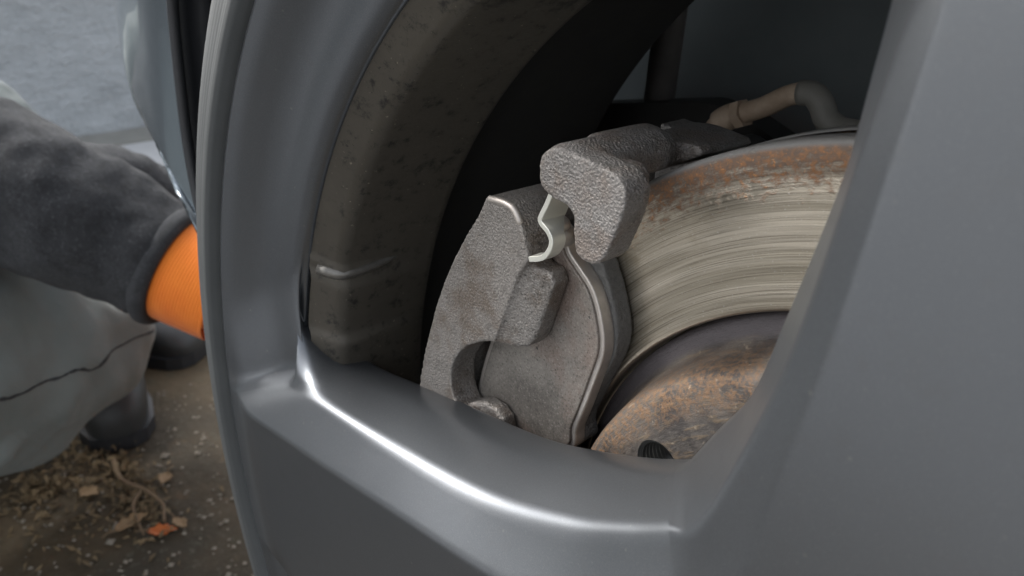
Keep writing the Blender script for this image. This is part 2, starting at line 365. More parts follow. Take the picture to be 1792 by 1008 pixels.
for q in ((c00, c01, b0+1, b0), (c10, c11, b0+3, b0+2), (c01, c11, b0+3, b0+1)): wf.append(q)
tag(mesh('wall', wv, wf, 'wall'), 'low rough grey rendered wall behind the kneeling person', 'wall')

# ------------------------------------------------------------------ alloy wheel
wheel = empty('alloy_wheel', (0, -60, GZ+4), 'satin gunmetal alloy wheel with broad spokes, tyre and dusty barrel', 'wheel')
def yface(r): 
    t = min(max((r-222)/(251-222), 0), 1); t = t*t*(3-2*t); return -66+4.6*t
SPK = [81, 189, 261, 333]
NS, NR = 130, 220
def arc(r, y, t0, t1, r_end, blend=10):
    out = []
    for i in range(NR):
        t = t0+(t1-t0)*i/(NR-1); e = min(t-t0, t1-t)/blend; e = min(max(e, 0), 1); e = e*e*(3-2*e)
        rr_ = r_end+(r-r_end)*e; out.append((rr_*math.cos(R(t)), y, rr_*math.sin(R(t))))
    return np.array(out)
def th_of(p): return math.degrees(math.atan2(p[2], p[0])) % 360
def make_window(loops):
    """loops: list of (hi control pts rim->hub, lo control pts hub->rim, r_rim, y_rim, sigma). returns smoothed closed loops"""
    res = []
    for hi, lo, r_rim, y_rim, sg in loops:
        H = catmull(hi, NS); Lo = catmull(lo, NS)
        t1 = th_of(hi[0]); t0 = th_of(lo[-1])
        if t1 < t0: t1 += 360
        A = arc(r_rim, y_rim, t0, t1, math.hypot(hi[0][0], hi[0][2]))
        y0, y1 = lo[-1][1], hi[0][1]
        w_ = np.minimum(np.arange(NR), np.arange(NR)[::-1])/(NR*(.012 if r_rim > 212 else .08)); w_ = np.clip(w_, 0, 1); ye = np.where(np.arange(NR) < NR/2, y0, y1)
        A[:, 1] = ye*(1-w_)+y_rim*w_
        P = np.vstack([H[:-1], Lo[:-1], A[:-1]])
        k = int(4*sg)+1; ker = np.exp(-.5*(np.arange(-k, k+1)/sg)**2); ker /= ker.sum()
        Q = sum(wt*np.roll(P, -o, axis=0) for o, wt in zip(range(-k, k+1), ker))
        res.append(Q)
    L0 = res[0]; cen = L0.mean(axis=0)
    tan = np.roll(L0, -1, 0)-np.roll(L0, 1, 0); nr = np.stack([tan[:, 2], 0*tan[:, 0], -tan[:, 0]], 1); nr /= np.linalg.norm(nr, axis=1)[:, None]
    sgn = np.sign(((L0-cen)*nr).sum(1).mean()); nr *= sgn
    k = 4; nr = sum(np.roll(nr, o, 0) for o in range(-k, k+1)); nr /= np.linalg.norm(nr, axis=1)[:, None]
    pin = L0+nr*4.0; pin[:, 1] = [yface(math.hypot(p[0], p[2])) for p in pin]
    rimidx = np.r_[np.arange(2*NS-2, len(L0)), 0]
    for i in rimidx:
        p = pin[i]; r_ = math.hypot(p[0], p[2]); 
        pin[i] = (p[0]*251/r_, yface(251), p[2]*251/r_)
    L2 = res[2]; rr2 = np.hypot(L2[:, 0], L2[:, 2])
    tan = np.roll(L2, -1, 0)-np.roll(L2, 1, 0); n2 = np.stack([tan[:, 2], 0*tan[:, 0], -tan[:, 0]], 1); n2 /= np.linalg.norm(n2, axis=1)[:, None]; n2 *= sgn
    k = 6; n2 = sum(np.roll(n2, o, 0) for o in range(-k, k+1)); n2 /= np.linalg.norm(n2, axis=1)[:, None]
    L3 = L2+n2*2.0; L3[:, 1] = L2[:, 1]+12; L4 = L2+n2*13; L4[:, 1] = L2[:, 1]+17
    for i in range(len(L2)):       # on the rim side the wall runs back into the barrel
        for A_, r_, y_ in ((L3, 217.4, -43.6), (L4, 217.4, -42.0)):
            p = A_[i]; q = math.hypot(p[0], p[2])
            if q > r_: A_[i] = (p[0]*r_/q, y_, p[2]*r_/q)
        
    LM = (res[0]+res[1])/2; dep = np.zeros(len(LM)); nrim = len(LM)-(2*NS-2); k_ = np.minimum(np.arange(nrim), np.arange(nrim)[::-1])
    e_ = np.clip((k_-.5)/2.4, 0, 1); dep[2*NS-2:] = 3.0*e_*e_*(3-2*e_); LM[:, 1] += dep
    return dict(pin=pin, prof=[pin, res[0], LM, res[1], L2, L3, L4])
def profile_grid(w, idx, ds=(0, 2.8, 9.0, 4.6, 5.0, 3.0, 0)):
    P = [p[idx] for p in w['prof']]; cols = [P[0]]
    for k in range(1, 6):
        a = P[k-1]-P[k]; b = P[k+1]-P[k]; la = np.linalg.norm(a, axis=1)[:, None]+1e-9; lb = np.linalg.norm(b, axis=1)[:, None]+1e-9
        A = P[k]+a*np.minimum(ds[k]/la, .46); B = P[k]+b*np.minimum(ds[k]/lb, .46)
        if k in (3, 4): cols.append((cols[-1]+A)/2)
        for t in np.linspace(0, 1, 7): cols.append((1-t)**2*A+2*t*(1-t)*P[k]+t*t*B)
    cols.append(P[6]); return cols
def strip(w, idx, **k_):
    cols = profile_grid(w, idx, **k_); n = len(idx); v = np.vstack(cols); k = len(cols)
    f = [(c*n+i, c*n+i+1, (c+1)*n+i+1, (c+1)*n+i) for c in range(k-1) for i in range(n-1)]
    return v, f
def line(phi, h, s_list, ys):  # points along a spoke edge: distance s along the axis, offset h (ccw positive)
    u = (math.cos(R(phi)), math.sin(R(phi))); n_ = (-u[1], u[0])
    return [(s*u[0]+h*n_[0], y, s*u[1]+h*n_[1]) for s, y in zip(s_list, ys)]
def meet(pa, ha, pb, hb):      # intersection of two spoke edge lines
    ua = np.array(polar(1, pa)); na = np.array([-ua[1], ua[0]]); ub = np.array(polar(1, pb)); nb = np.array([-ub[1], ub[0]])
    sol = np.linalg.solve(np.array([ua, -ub]).T, hb*nb-ha*na); return sol[0], sol[1]
def generic_window(pa, pb, ha=40, hb=40):
    loops = []
    for dh, y, r_end, yr, rr_, sg in ((0, None, 243, -60.5, 247, 2), (17, -57, 214, -47.4, 222.5, 2.5), (25, -43, 210, -45, 218.5, 9)):
        h1, h2 = ha+dh, -(hb+dh)
        sa, sb = meet(pa, h1, pb, h2)
        ea = math.sqrt(r_end**2-h1**2); eb = math.sqrt(r_end**2-h2**2)
        la = np.linspace(sa, ea, 6); lb = np.linspace(eb, sb, 6)
        fy = lambda s, h: yface(math.hypot(s, h)) if y is None else (y if s < r_end-25 else y+(yr-y)*(s-r_end+25)/25)
        lo = line(pa, h1, la, [fy(s, h1) for s in la]); hi = line(pb, h2, lb, [fy(s, h2) for s in lb])
        loops.append((hi, lo, rr_, yr, sg))
    return make_window(loops)
# the window in view, measured: edges of front face, ridge and back edge
F3 = lambda pts, y: [(x, y if not isinstance(y, list) else y[i], z) for i, (x, z) in enumerate(pts)]
L0hi = [(x, yface(math.hypot(x, z)), z) for x, z in [(-242.9, -5.4), (-225.3, -3.2), (-195, 2.4), (-166.3, 7.8), (-117.1, 18.0), (-74, 27.0), (-42, 37.5), (-14, 56)]]
L0lo = [(x, yface(math.hypot(x, z)), z) for x, z in [(-14, 56), (-4.8, 80.4), (-.9, 110.3), (1.5, 129), (4.2, 163), (5.7, 184.1), (8, 215), (9.5, 243)]]
L1hi = F3([(-208.3, 14.7), (-183.3, 20.6), (-132.1, 28.4), (-89.8, 37.8), (-56.6, 51.4), (-38.6, 62.9), (-27.6, 71.2)], [-54.2, -55.6, -55.6, -55.6, -55.8, -56.2, -57])
L1lo = F3([(-27.6, 71.2), (-22.4, 74.0), (-17.1, 83.4), (-14.0, 93.2), (-6.8, 123.4), (-2.0, 165.0), (.1, 183.3), (1.6, 211)], [-57, -58.6, -60.8, -61.4, -61.8, -61.8, -61.6, -57])
L2hi = F3([(-217.0, 40.5), (-211.5, 29.0), (-199.8, 20.0), (-151.6, 28.4), (-103.4, 37.8), (-79.6, 46.6), (-59.2, 56.2), (-43.6, 65.2)], [-45, -42.5, -36, -33.6, -32.8, -32.8, -32.8, -32.8])
L2lo = F3([(-43.6, 65.2), (-38.8, 74.8), (-32.4, 86.8), (-26.6, 97.4), (-22.6, 117.0), (-16.6, 151.8), (-15.6, 166.4), (-14.6, 180.0), (-12, 214)], [-32.8, -34]+[-36]*4+[-37, -38, -45])
W = [make_window([(L0hi, L0lo, 247, -59.4, 1.4), (L1hi, L1lo, 222.5, -47.4, 1.5), (L2hi, L2lo, 218.5, -45, 3.0)]),
     generic_window(189, 261), generic_window(261, 333), generic_window(333, 441)]
IDX_HI = np.arange(0, NS); IDX_LO = np.arange(NS-1, 2*NS-1)
def IDX_RIM(w): n = len(w['pin']); return np.r_[np.arange(2*NS-2, n), 0]
def inside(poly, x, z):
    c_ = False; n = len(poly)
    for i in range(n):
        x1, z1 = poly[i]; x2, z2 = poly[i-1]
        if (z1 > z) != (z2 > z) and x < (x2-x1)*(z-z1)/(z2-z1)+x1: c_ = not c_
    return c_
def fill(poly, yfun, grid=7.0, holes=()):
    """triangulate a polygon (x,z) with interior points and optional hole polygons"""
    pts = [Vector(p) for p in poly]; edges = [(i, (i+1) % len(poly)) for i in range(len(poly))]
    for h in holes:
        b = len(pts); pts += [Vector(p) for p in h]; edges += [(b+i, b+(i+1) % len(h)) for i in range(len(h))]
    allb = np.array([tuple(p) for p in pts]); xs, zs = allb[:, 0], allb[:, 1]
    x = xs.min()+grid/2
    while x < xs.max():
        z = zs.min()+grid/2
        while z < zs.max():
            if inside(poly, x, z) and not any(inside(h, x, z) for h in holes) and np.min(np.hypot(xs-x, zs-z)) > grid*.6: pts.append(Vector((x, z)))
            z += grid
        x += grid
    r_ = delaunay_2d_cdt(pts, edges, [], 1 if not holes else 0, 1e-4)
    V_, F_ = r_[0], r_[2]; out = []
    for f in F_:
        cx = sum(V_[i][0] for i in f)/3; cz = sum(V_[i][1] for i in f)/3
        if inside(poly, cx, cz) and not any(inside(h, cx, cz) for h in holes): out.append(f)
    return [(p[0], yfun(math.hypot(p[0], p[1])), p[1]) for p in V_], out
def flip_to(v, f, d):          # orient a triangulated sheet so that normals point towards d
    a, b, c_ = (Vector(v[i]) for i in f[0][:3])
    return [tuple(reversed(q)) for q in f] if (b-a).cross(c_-a).dot(Vector(d)) < 0 else f
hubpoly = []
order = [(W[0], W[1], 189), (W[1], W[2], 261), (W[2], W[3], 333), (W[3], W[0], 81)]     # (window clockwise of spoke, window counter-clockwise, angle)
for wa, wb, phi in order:
    pa_ = wa['pin'][IDX_HI]; pb_ = wb['pin'][IDX_LO]
    poly = [(p[0], p[2]) for p in pa_]+[(p[0], p[2]) for p in pb_]
    t1 = th_of(pb_[-1]); t0 = th_of(pa_[0])
    if t1 < t0: t1 += 360
    ra, rb = math.hypot(pa_[0][0], pa_[0][2]), math.hypot(pb_[-1][0], pb_[-1][2])
    na = 40
    poly += [polar(251, t1+(t0-t1)*i/na) for i in range(0, na+1)]
    v, f = fill(poly, yface); f = flip_to(v, f, (0, -1, 0))
    g = G(); g.add(v, f)
    for w_, ix in ((wa, IDX_HI), (wb, IDX_LO)):
        v, f = strip(w_, ix, ds=(0, 1.3, 6.0, 2.2, 5.0, 3.0, 0) if ix is IDX_LO else (0, 2.4, 9.0, 4.6, 5.0, 3.0, 0)); g.add(v, f)
    o = g.build('spoke', 'alloy', wheel, weld=.02, recalc=True)
    hubpoly.append(tuple(wa['pin'][NS-1][[0, 2]]))
v, f = fill(hubpoly, yface); f = flip_to(v, f, (0, -1, 0))
mesh('hub_centre', v, f, 'alloy', wheel)
# rim face, flange
g = G()
for w_ in W: g.add(*strip(w_, IDX_RIM(w_)))
g.add(*revolve([(251, yface(251)), (252.2, -61.2), (253.0, -60.2), (253.0, -57.6), (251.8, -56.4), (249, -56.2)], 360))
g.build('rim_face', 'alloy', wheel, weld=.02, recalc=True)
# barrel: bead seat, drop centre, step out to the inner side; raised casting pads behind each spoke
prof = [(218.2, -43.4), (216.6, -42.2), (209.6, -38.5), (206.6, -36), (206.0, -30), (205.5, -22), (204.6, -12), (203.6, -4), (203.0, 0), (202.6, 1.6), (203.2, 3.0), (206, 5), (210, 8), (213.5, 14), (215, 24), (215.5, 45), (216, 70), (216, 88), (216.5, 90.5), (219, 91)]
def dense(prof):
    out = []
    for (r1, y1), (r2, y2) in zip(prof, prof[1:]):
        k = max(1, int(abs(y2-y1)/3)); out += [(r1+(r2-r1)*i/k, y1+(y2-y1)*i/k) for i in range(k)]
    return out+[prof[-1]]
cut = next(i for i, p in enumerate(prof) if p[1] >= 3.0)
pr2 = dense(prof[:cut+1])
NB = 900; v = []
def sst(a, b, x): t = min(max((x-a)/(b-a), 0), 1); return t*t*(3-2*t)
def padlift(deg, y):
    best = 0
    for phi in SPK:
        d = abs((deg-phi+180) % 360-180)
        k = 1-sst(-18, 2, y)*1.0
        lift = 2.6*sst(27.6, 25.0, d)*(1-.75*sst(-16, 4, y)) if False else 3.6*(1-sst(24.2, 26.6, d))*(1-.8*sst(-30, 2, y)) + 2.2*(1-sst(17.4, 18.6, d))*(1-sst(-34, 6, y)*.55)
        ridge = 1.5*math.exp(-((d-26.4)/.42)**2)*(1-sst(-26, -10, y))
        best = max(best, (lift+ridge)*(1-sst(-2, 2, y)))
    return best
for i in range(NB):
    deg = 360*i/NB; ca, sa = math.cos(R(deg)), math.sin(R(deg))
    for r, y in pr2:
        q = r-padlift(deg, y); v.append((q*ca, y, q*sa))
k = len(pr2)
f = [(i*k+j, ((i+1) % NB)*k+j, ((i+1) % NB)*k+j+1, i*k+j+1) for i in range(NB) for j in range(k-1)]
mesh('barrel', v, f, 'barrel', wheel)
for phi in SPK:                # cast ribs where the spoke roots blend into the barrel
    for sg in (-1, 1):
        g = G(); pts = []
        for y in np.linspace(-41, -12, 16):
            dg = phi+sg*float(np.interp(y, [-52, -38.7, -14], [24.8, 25.8, 26.7])); q = float(np.interp(y, [p[1] for p in pr2], [p[0] for p in pr2]))-padlift(dg, y)+1.0
            pts.append((polar(q, dg)[0], y, polar(q, dg)[1]))
        g.tube(pts, [2.4, 2.4, 2.4, 2.3, 2.3, 2.2, 2.1, 2.0, 1.9, 1.8, 1.7, 1.6, 1.5, 1.3, 1.1, .8], 12)
        g.build('casting_rib', 'rubbed', wheel, recalc=True)
mesh('inner_barrel', *revolve(dense(prof[cut:]), 360), 'rear_shade', wheel)  # rear of the barrel, its shade put into the colour
# tyre
prof = [(248.5, -55.5), (251.5, -57), (253.5, -60.5), (255.5, -63.0), (258, -64.2), (260.5, -64.4), (263, -63.4), (266, -62.8), (272, -61.8), (280, -58.5), (290, -52), (299, -43), (305, -34), (309, -24), (311, -14), (312, 0), (312, 12), (309, 12.5), (309, 18), (312, 18.5), (312, 44), (309, 44.5), (309, 51), (312, 51.5), (311, 76), (308, 88), (300, 100), (285, 110), (265, 114), (250, 108), (222, 92)]
mesh('tyre', *revolve(prof, 320), 'rubber', wheel, sharp=50)

# ------------------------------------------------------------------ brake disc
disc = empty('brake_disc', (0, 0, 0), 'worn steel brake disc with rusty outer lip and brown hat', 'brake disc')
prof = [(149.6, 9.5), (150, 9), (150, 1.4), (149.6, .5), (148.8, 0), (146, -.2), (143.4, -.1), (142.6, .25), (141.8, .4)]+[(141.8-33*i/48, .4+.03*math.sin(i*1.7)+.035*math.sin(i*.53+1)) for i in range(1, 48)]+[(108.6, .35), (108.0, .6), (107.7, 1.2), (107.6, 3), (107.6, 9.5)]
prof2 = [(149.6, 17), (150, 17.4), (150, 25), (149, 26), (108, 26), (107.6, 25), (107.6, 17)]
g = G(); g.add(*revolve(prof, 400)); g.add(*revolve(prof2, 400))
fr = g.build('friction_ring', 'friction', disc)
vane = G(); vane.prism([(112, -1.6), (147, -1.6), (147, 1.6), (112, 1.6)], 9.4, 17.1)
v0 = None
for i in range(40):
    if v0 is None: v0 = vane.build('cooling_vane', 'hat', disc, recalc=True, smooth=False)
    else: c_ = v0.copy(); COL.objects.link(c_); c_.parent = disc; v_ = c_
    (v0 if i == 0 else v_).rotation_euler = (0, R(9*i), 0)
hole_pos = [(-62.4+0*i, 46.6) if i == 0 else tuple(np.array([[math.cos(R(72*i)), -math.sin(R(72*i))], [math.sin(R(72*i)), math.cos(R(72*i))]])@np.array([-62.4, 46.6])) for i in range(5)]
HR = 7.4
prof = [(107.2, 6), (106.6, 4.0), (104.5, 3.0), (102, 2.2), (100.3, .6), (99.2, -2), (98.4, -5), (97.6, -8.5), (96.8, -11.5), (95.8, -13.4), (94.2, -14.6), (92, -15.1), (89, -15.3)]
g = G(); v, f = revolve(prof, 240); g.add(v, f)
ring_ = [polar(89, 360*i/240) for i in range(240)]
holes = [[(hx+HR*math.cos(R(15*j)), hz+HR*math.sin(R(15*j))) for j in range(24)] for hx, hz in hole_pos]+[[polar(36, 10*j) for j in range(36)]]
v, f = fill(ring_, lambda r: -15.3, 9, holes); g.add(v, flip_to(v, f, (0, -1, 0)))
hat = g.build('hat', 'hat', disc, weld=.02, recalc=True)
for hx, hz in hole_pos:        # threaded stud holes
    v = []; nt, na = 120, 48
    for i in range(nt+1):
        y = -15.3+.15*i
        for j in range(na):
            a = 2*math.pi*j/na; ph = (y/1.5-j/na) % 1
            tri = 1-abs(2*ph-1); d = 0 if i < 4 else (tri-.5)*1.1
            rr_ = HR-.25*min(i, 4)/4 - .35+d*.9 if i >= 3 else HR-.1*i
            v.append((hx+rr_*math.cos(a), y, hz+rr_*math.sin(a)))
    f = [(i*na+j, i*na+(j+1) % na, (i+1)*na+(j+1) % na, (i+1)*na+j) for i in range(nt) for j in range(na)]
    f.append(tuple(nt*na+j for j in range(na)))
    child(mesh('threaded_hole', v, f, 'thread'), None).parent = hat
child_fix = [o for o in COL.objects if o.name.startswith('threaded_hole')]
hub = G(); hub.add(*revolve([(36.2, 10), (36.2, -14), (33, -22), (30, -24), (0.5, -24)], 64))
tag(hub.build('wheel_hub', 'darksteel', recalc=True), 'dark steel hub spigot in the middle of the disc', 'hub')

# ------------------------------------------------------------------ brake caliper
AX = 162.5
def mir(p):
    r, t = math.hypot(*p), math.degrees(math.atan2(p[1], p[0])); return polar(r, 2*AX-t)
def sym(up): return list(up)+[mir(p) for p in reversed(up)]
caliper = empty('brake_caliper', (-150, 20, 20), 'cast grey brake caliper with forked fingers over the pad', 'brake caliper')
cutp = [(p[0], p[2]) for p in catmull([(-124.7, 0, 61.0), (-131.6, 0, 57.6), (-138.6, 0, 52.8), (-143.8, 0, 46.8), (-146.8, 0, 39.5), (-146.2, 0, 31.5), (-142.6, 0, 26.4), (-137.2, 0, 23.0)], 26)]
fing = [(-119.8, 75), (-115.5, 87.4), (-111.0, 94.4), (-113.0, 100.4), (-116.5, 106.6), (-119, 109.0), (-131.0, 108.2)]
outer = [polar(168.4-.06*(t-140), t) for t in (143.5, 147, 151, 155, 159)]
outl = cutp+[mir(p) for p in fing]+[mir(p) for p in outer]+[polar(166.8, AX)]+list(reversed(outer))+list(reversed(fing))
cb = G()
cb.prism(outl, -24, -12.9)
boss = [(-126, 60), (-117.5, 82), (-114.2, 88.5), (-111.5, 91.5), (-106.2, 91.2), (-104.4, 88), (-107, 78.5), (-110.6, 66.8), (-113.5, 63), (-117.5, 61.6)]
yb_ = [-23, -23, -22.5, -21.5, -19.5, -19.5, -20, -20, -20.5, -21.5]
cb.prism(boss, yb_, -12.9)
cb.prism([(-147, 20), (-143.5, 25.5), (-139.5, 28.6), (-134.5, 30.6), (-129, 30.8), (-125, 28.6), (-123.6, 24.8), (-124.5, 16), (-127, 2), (-147, 2)], [-22, -21.5, -20, -19, -18.6, -18.6, -18.6, -19, -20, -22], -12.9)
cb.prism([mir(p) for p in reversed(boss)], list(reversed(yb_)), -12.9)
br = [polar(168.0, t) for t in np.arange(142, 184, 2)]
cb.prism([(-131.0, 108.2), (-119.5, 109.0), (-116.8, 106)]+[polar(153.4, t) for t in np.arange(139, 187, 2)]+list(reversed([polar(168.2-.03*(t-140), t) for t in np.arange(141, 186, 2)])), -23, 42)
cb.prism([polar(166, t) for t in np.arange(146, 181, 3)]+[polar(104, t) for t in np.arange(178, 148, -3)], 33, 52)
o = cb.build('caliper_casting', 'cast', caliper, recalc=True); remesh(o, .75, 4, .12, .004, 2)
g = G(); cx, cz = polar(132, AX); g.tube([(cx, 40, cz), (cx, 88, cz), (cx, 92, cz)], [30, 30, 26], 40)
g.build('piston_housing', 'cast', caliper, recalc=True, sharp=40)
# worn bright arris along the top of the casting
we = G(); pts = catmull([(-130.6, -23.4, 107.4), (-126, -23.6, 108.2), (-122, -23.6, 108.4), (-119.0, -23.5, 107.8), (-117.0, -23.4, 105.8), (-115.9, -23.3, 103.6)], 24)
we.tube([tuple(p) for p in pts], [.5]+[1.15]*22+[.5], 8); we.build('worn_edge', 'shim', caliper, recalc=True)

# ------------------------------------------------------------------ brake pad
pad = empty('brake_pad', (-120, -8, 20), 'grey brake pad with pitted back plate clamped against the disc', 'brake pad')
pu = [(-117.5, 99.0), (-113.2, 102.2), (-109.6, 101.8), (-107.2, 95.6), (-102.5, 92.5), (-96.3, 88.2), (-92.4, 81.5), (-89.9, 74), (-89.5, 68.5), (-90.6, 63.5), (-95.2, 45.8), (-98.2, 36.0)]
def pad_outline(pu, r_out, shrink=0.0):
    o_ = [polar(r_out, t) for t in np.arange(AX, 143.5, -3)]+pu
    full = o_+[polar(101.8, AX)]+[mir(p) for p in reversed(o_[1:])]
    if shrink:
        c_ = np.mean(full, axis=0); A_ = np.array(full); t_ = np.roll(A_, -1, 0)-np.roll(A_, 1, 0); n_ = np.stack([t_[:, 1], -t_[:, 0]], 1); n_ /= np.linalg.norm(n_, axis=1)[:, None]
        sg = np.sign(((A_-c_)*n_).sum(1).mean()); full = [tuple(p) for p in A_-n_*sg*shrink]
    return full
po = round_outline(pad_outline(pu, 149.5), 3.5, 4)
def bevel(o, w, seg=3):
    b = o.modifiers.new('bevel', 'BEVEL'); b.width = w*S; b.segments = seg; b.limit_method = 'ANGLE'; b.angle_limit = R(40); b.harden_normals = False
    return o
g = G(); g.prism(po, -11.6, -7.0); bp = bevel(g.build('backing_plate', 'shim', pad, recalc=True, sharp=35), .5)
g = G(); g.prism(round_outline(pad_outline(pu, 149.0, 1.7), 3.0, 4), -12.5, -11.2); sh_ = bevel(g.build('shim', 'plate', None, recalc=True, sharp=35), .35); sh_.parent = bp
fu = [(-109, 97), (-104.5, 93.0), (-101.8, 95.6), (-97.8, 94.8), (-95.8, 91.2), (-93.6, 87.5), (-91.2, 82.0), (-88.9, 76), (-88.6, 70.5), (-89.4, 65.2), (-95.0, 50.5), (-99.8, 38)]
g = G(); g.prism(round_outline(pad_outline(fu, 146, 0), 2.5, 3), -7.2, -.1)
o = g.build('friction_pad', 'padmat', pad, recalc=True); remesh(o, .7, 3, .5, .003, 2)
# thin bent steel carrier plate between friction block and disc side
g = G(); g.prism(round_outline(pad_outline(pu, 147, 1.2), 3.0, 4), -8.6, -7.4); 
# pad ear lug held in the bracket slot
g = G(); g.ball((-108.6, -15.5, 104.6), 3.6, (1, 1.1, .75), 12); g.tube([(-108.6, -15, 104), (-108.0, -13, 99)], [3.2, 3.8], 14)
g.build('pad_lug', 'shim', pad, recalc=True)

# ------------------------------------------------------------------ caliper bracket with spring clip
brk = empty('caliper_bracket', (-95, -10, 115), 'dark cast hook shaped caliper bracket reaching over the disc edge', 'bracket')
ho = round_outline([(-100.4, 122.4), (-101.0, 130.4), (-95.5, 134.2), (-88, 133.8), (-73.6, 132.4), (-70.0, 128.4), (-71.4, 121), (-75.4, 109.6), (-79.5, 106.4), (-85.2, 107.6), (-86.4, 112), (-86.9, 118.2), (-90, 120.0), (-96.2, 120.2)], 4.0, 4)
g = G(); g.prism(ho, -32, -22.5)
g.prism(round_outline([(-90, 131), (-78, 131), (-76.5, 126), (-79.5, 113), (-85, 112), (-87, 118)], 2, 2), -24, -15)
g.prism(round_outline([(-100.6, 121.5), (-101.4, 131.0), (-96.5, 134.4), (-89, 134.2), (-85.0, 131.6), (-85.4, 124.5), (-93, 121.0)], 2.5, 3), -29, 3)
g.prism(round_outline([(-104.4, 122), (-104.4, 131.6), (-97, 134.4), (-88.5, 133.4), (-85.6, 130), (-86.4, 124.6)], 2.5, 3), -12, 6)
g.prism(round_outline([(-104.8, 121.5), (-104.8, 129.0), (-98, 130.4), (-88, 129.2), (-86.0, 126.0), (-87, 124.0)], 2.0, 3), 0, 17)
g.prism(round_outline([(-107, 121.0), (-107, 128.4), (-98, 129.6), (-82, 130.2), (-80.2, 128.2), (-95, 119.8)], 2.5, 3), 10, 16)
g.prism(round_outline([(-107, 121.0), (-107, 127.4), (-98, 128.6), (-85, 127.6), (-84.2, 125.6), (-95, 119.8)], 2.5, 3), 15, 40)
g.prism([(-112, 80), (-112, 127), (-92, 126), (-80, 120), (-80, 90)], 30, 42)
o = g.build('bracket_casting', 'cast2', brk, recalc=True); remesh(o, .65, 7, .16, .003, 2)
cp = catmull([(-99.6, 0, 120.6), (-101.6, 0, 115.6), (-104.0, 0, 110.4), (-103.6, 0, 109.4), (-100.4, 0, 107.6), (-99.0, 0, 105.4), (-99.6, 0, 102.6), (-102.2, 0, 99.4), (-107.4, 0, 97.0)], 60)
t_ = np.gradient(cp, axis=0); n_ = np.stack([t_[:, 2], 0*t_[:, 0], -t_[:, 0]], 1); n_ /= np.linalg.norm(n_, axis=1)[:, None]
th_ = .8; A_ = cp+n_*th_; B_ = cp-n_*th_
clip_out = [(p[0], p[2]) for p in A_]+[(p[0], p[2]) for p in B_[::-1]]
n = len(clip_out); wy = [-27.4]*n
v = [(x, -27.4, z) for x, z in clip_out]
depth = lambda i: -27.4+ (9.5 if i < 22 else 9.5-4.5*min(1, (i-22)/10))
v += [(x, depth(i if i < 60 else 119-i), z) for i, (x, z) in enumerate(clip_out)]
f = [(i, i+1, 118-i, 119-i) for i in range(59)]+[(n+i, n+119-i, n+118-i, n+i+1) for i in range(59)]+[(i, n+i, n+(i+1) % n, (i+1) % n) for i in range(n)]
cl = mesh('spring_clip', v, f, 'clip', brk, recalc=True, sharp=40); bevel(cl, .18, 2)

# ------------------------------------------------------------------ car: bumper side, arch edge, liner, inner panel
car = empty('car', (-400, 200, GZ), 'silver blue car bumper corner and black wheel arch round the wheel', 'car')
lip = catmull([(-322, -30, -30), (-333, -30, 15), (-339, -30, 33), (-344, -30, 52), (-346.5, -30, 72), (-346.5, -30, 90), (-345.5, -30, 112), (-343, -30, 138), (-333, -30, 175), (-306, -30, 228), (-255, -30, 282), (-180, -30, 328), (-80, -30, 354), (60, -30, 352), (190, -30, 322)], 130)
def lower(x):  # lower edge of the bumper side, rising forward
    xs = [-560, -470, -433, -424, -400, -377, -355, -340, -325]; zs = [200, 152, 126, 100, 82, 68, 46, 31, 8]
    return float(np.interp(x, xs, zs))
v = []; NU = 26
for i, p in enumerate(lip):
    for j in range(NU):
        t = j/(NU-1); d = 150*t**1.25
        ang = math.atan2(p[2]-60, p[0]-40) if p[2] > 60 else math.pi
        x = p[0]+math.cos(ang)*d; z = p[2]+max(0, math.sin(ang))*d
        y = -30-6*math.sin(min(1, d/26)*math.pi/2)*0.9+ (max(0, d-34)/52)**2.2*9
        v.append((x, y, z))
keep = lambda q: q[2] >= lower(q[0])-1
f = []
for i in range(len(lip)-1):
    for j in range(NU-1):
        q = (i*NU+j, (i+1)*NU+j, (i+1)*NU+j+1, i*NU+j+1); f.append(q)
# pull points that would lie below the lower edge onto it
v = [(x, y, max(z, lower(x))) for x, y, z in v]
o = mesh('bumper', v, f, 'paint', car, recalc=True)
sd = o.modifiers.new('thickness', 'SOLIDIFY'); sd.thickness = 3*S; sd.offset = 0
g = G(); g.tube([(p[0]+.5, p[1]-1.0, p[2]) for p in lip], 2.6, 10); g.build('arch_edge', 'liner', car, recalc=True)
# liner: inner skin of the arch from edge inboard, with a moulded rib
v = []; ly = [-29, -24, -16, -14, -12, 0, 40, 90, 150, 210]; ld = [1, 4, 4.5, 2, 4.5, 6, 8, 10, 12, 14]
for i, p in enumerate(lip):
    rr_ = math.hypot(p[0], p[2])
    for y, d in zip(ly, ld): v.append((p[0]*(1+d/rr_), y, p[2]*(1+d/rr_)))
k = len(ly)
f = [(i*k+j, (i+1)*k+j, (i+1)*k+j+1, i*k+j+1) for i in range(len(lip)-1) for j in range(k-1)]
o = mesh('wheel_arch_liner', v, f, 'liner', car); sd = o.modifiers.new('thickness', 'SOLIDIFY'); sd.thickness = 2*S
# inner body panel behind the wheel
v = [(-420, 214, -200), (-420, 214, 420), (420, 214, 420), (420, 214, -200)]
g = G(); g.prism([(-420, -210), (-420, 420), (420, 420), (420, -210)], 212, 216); g.build('inner_panel', 'inner', car, recalc=True, smooth=False)

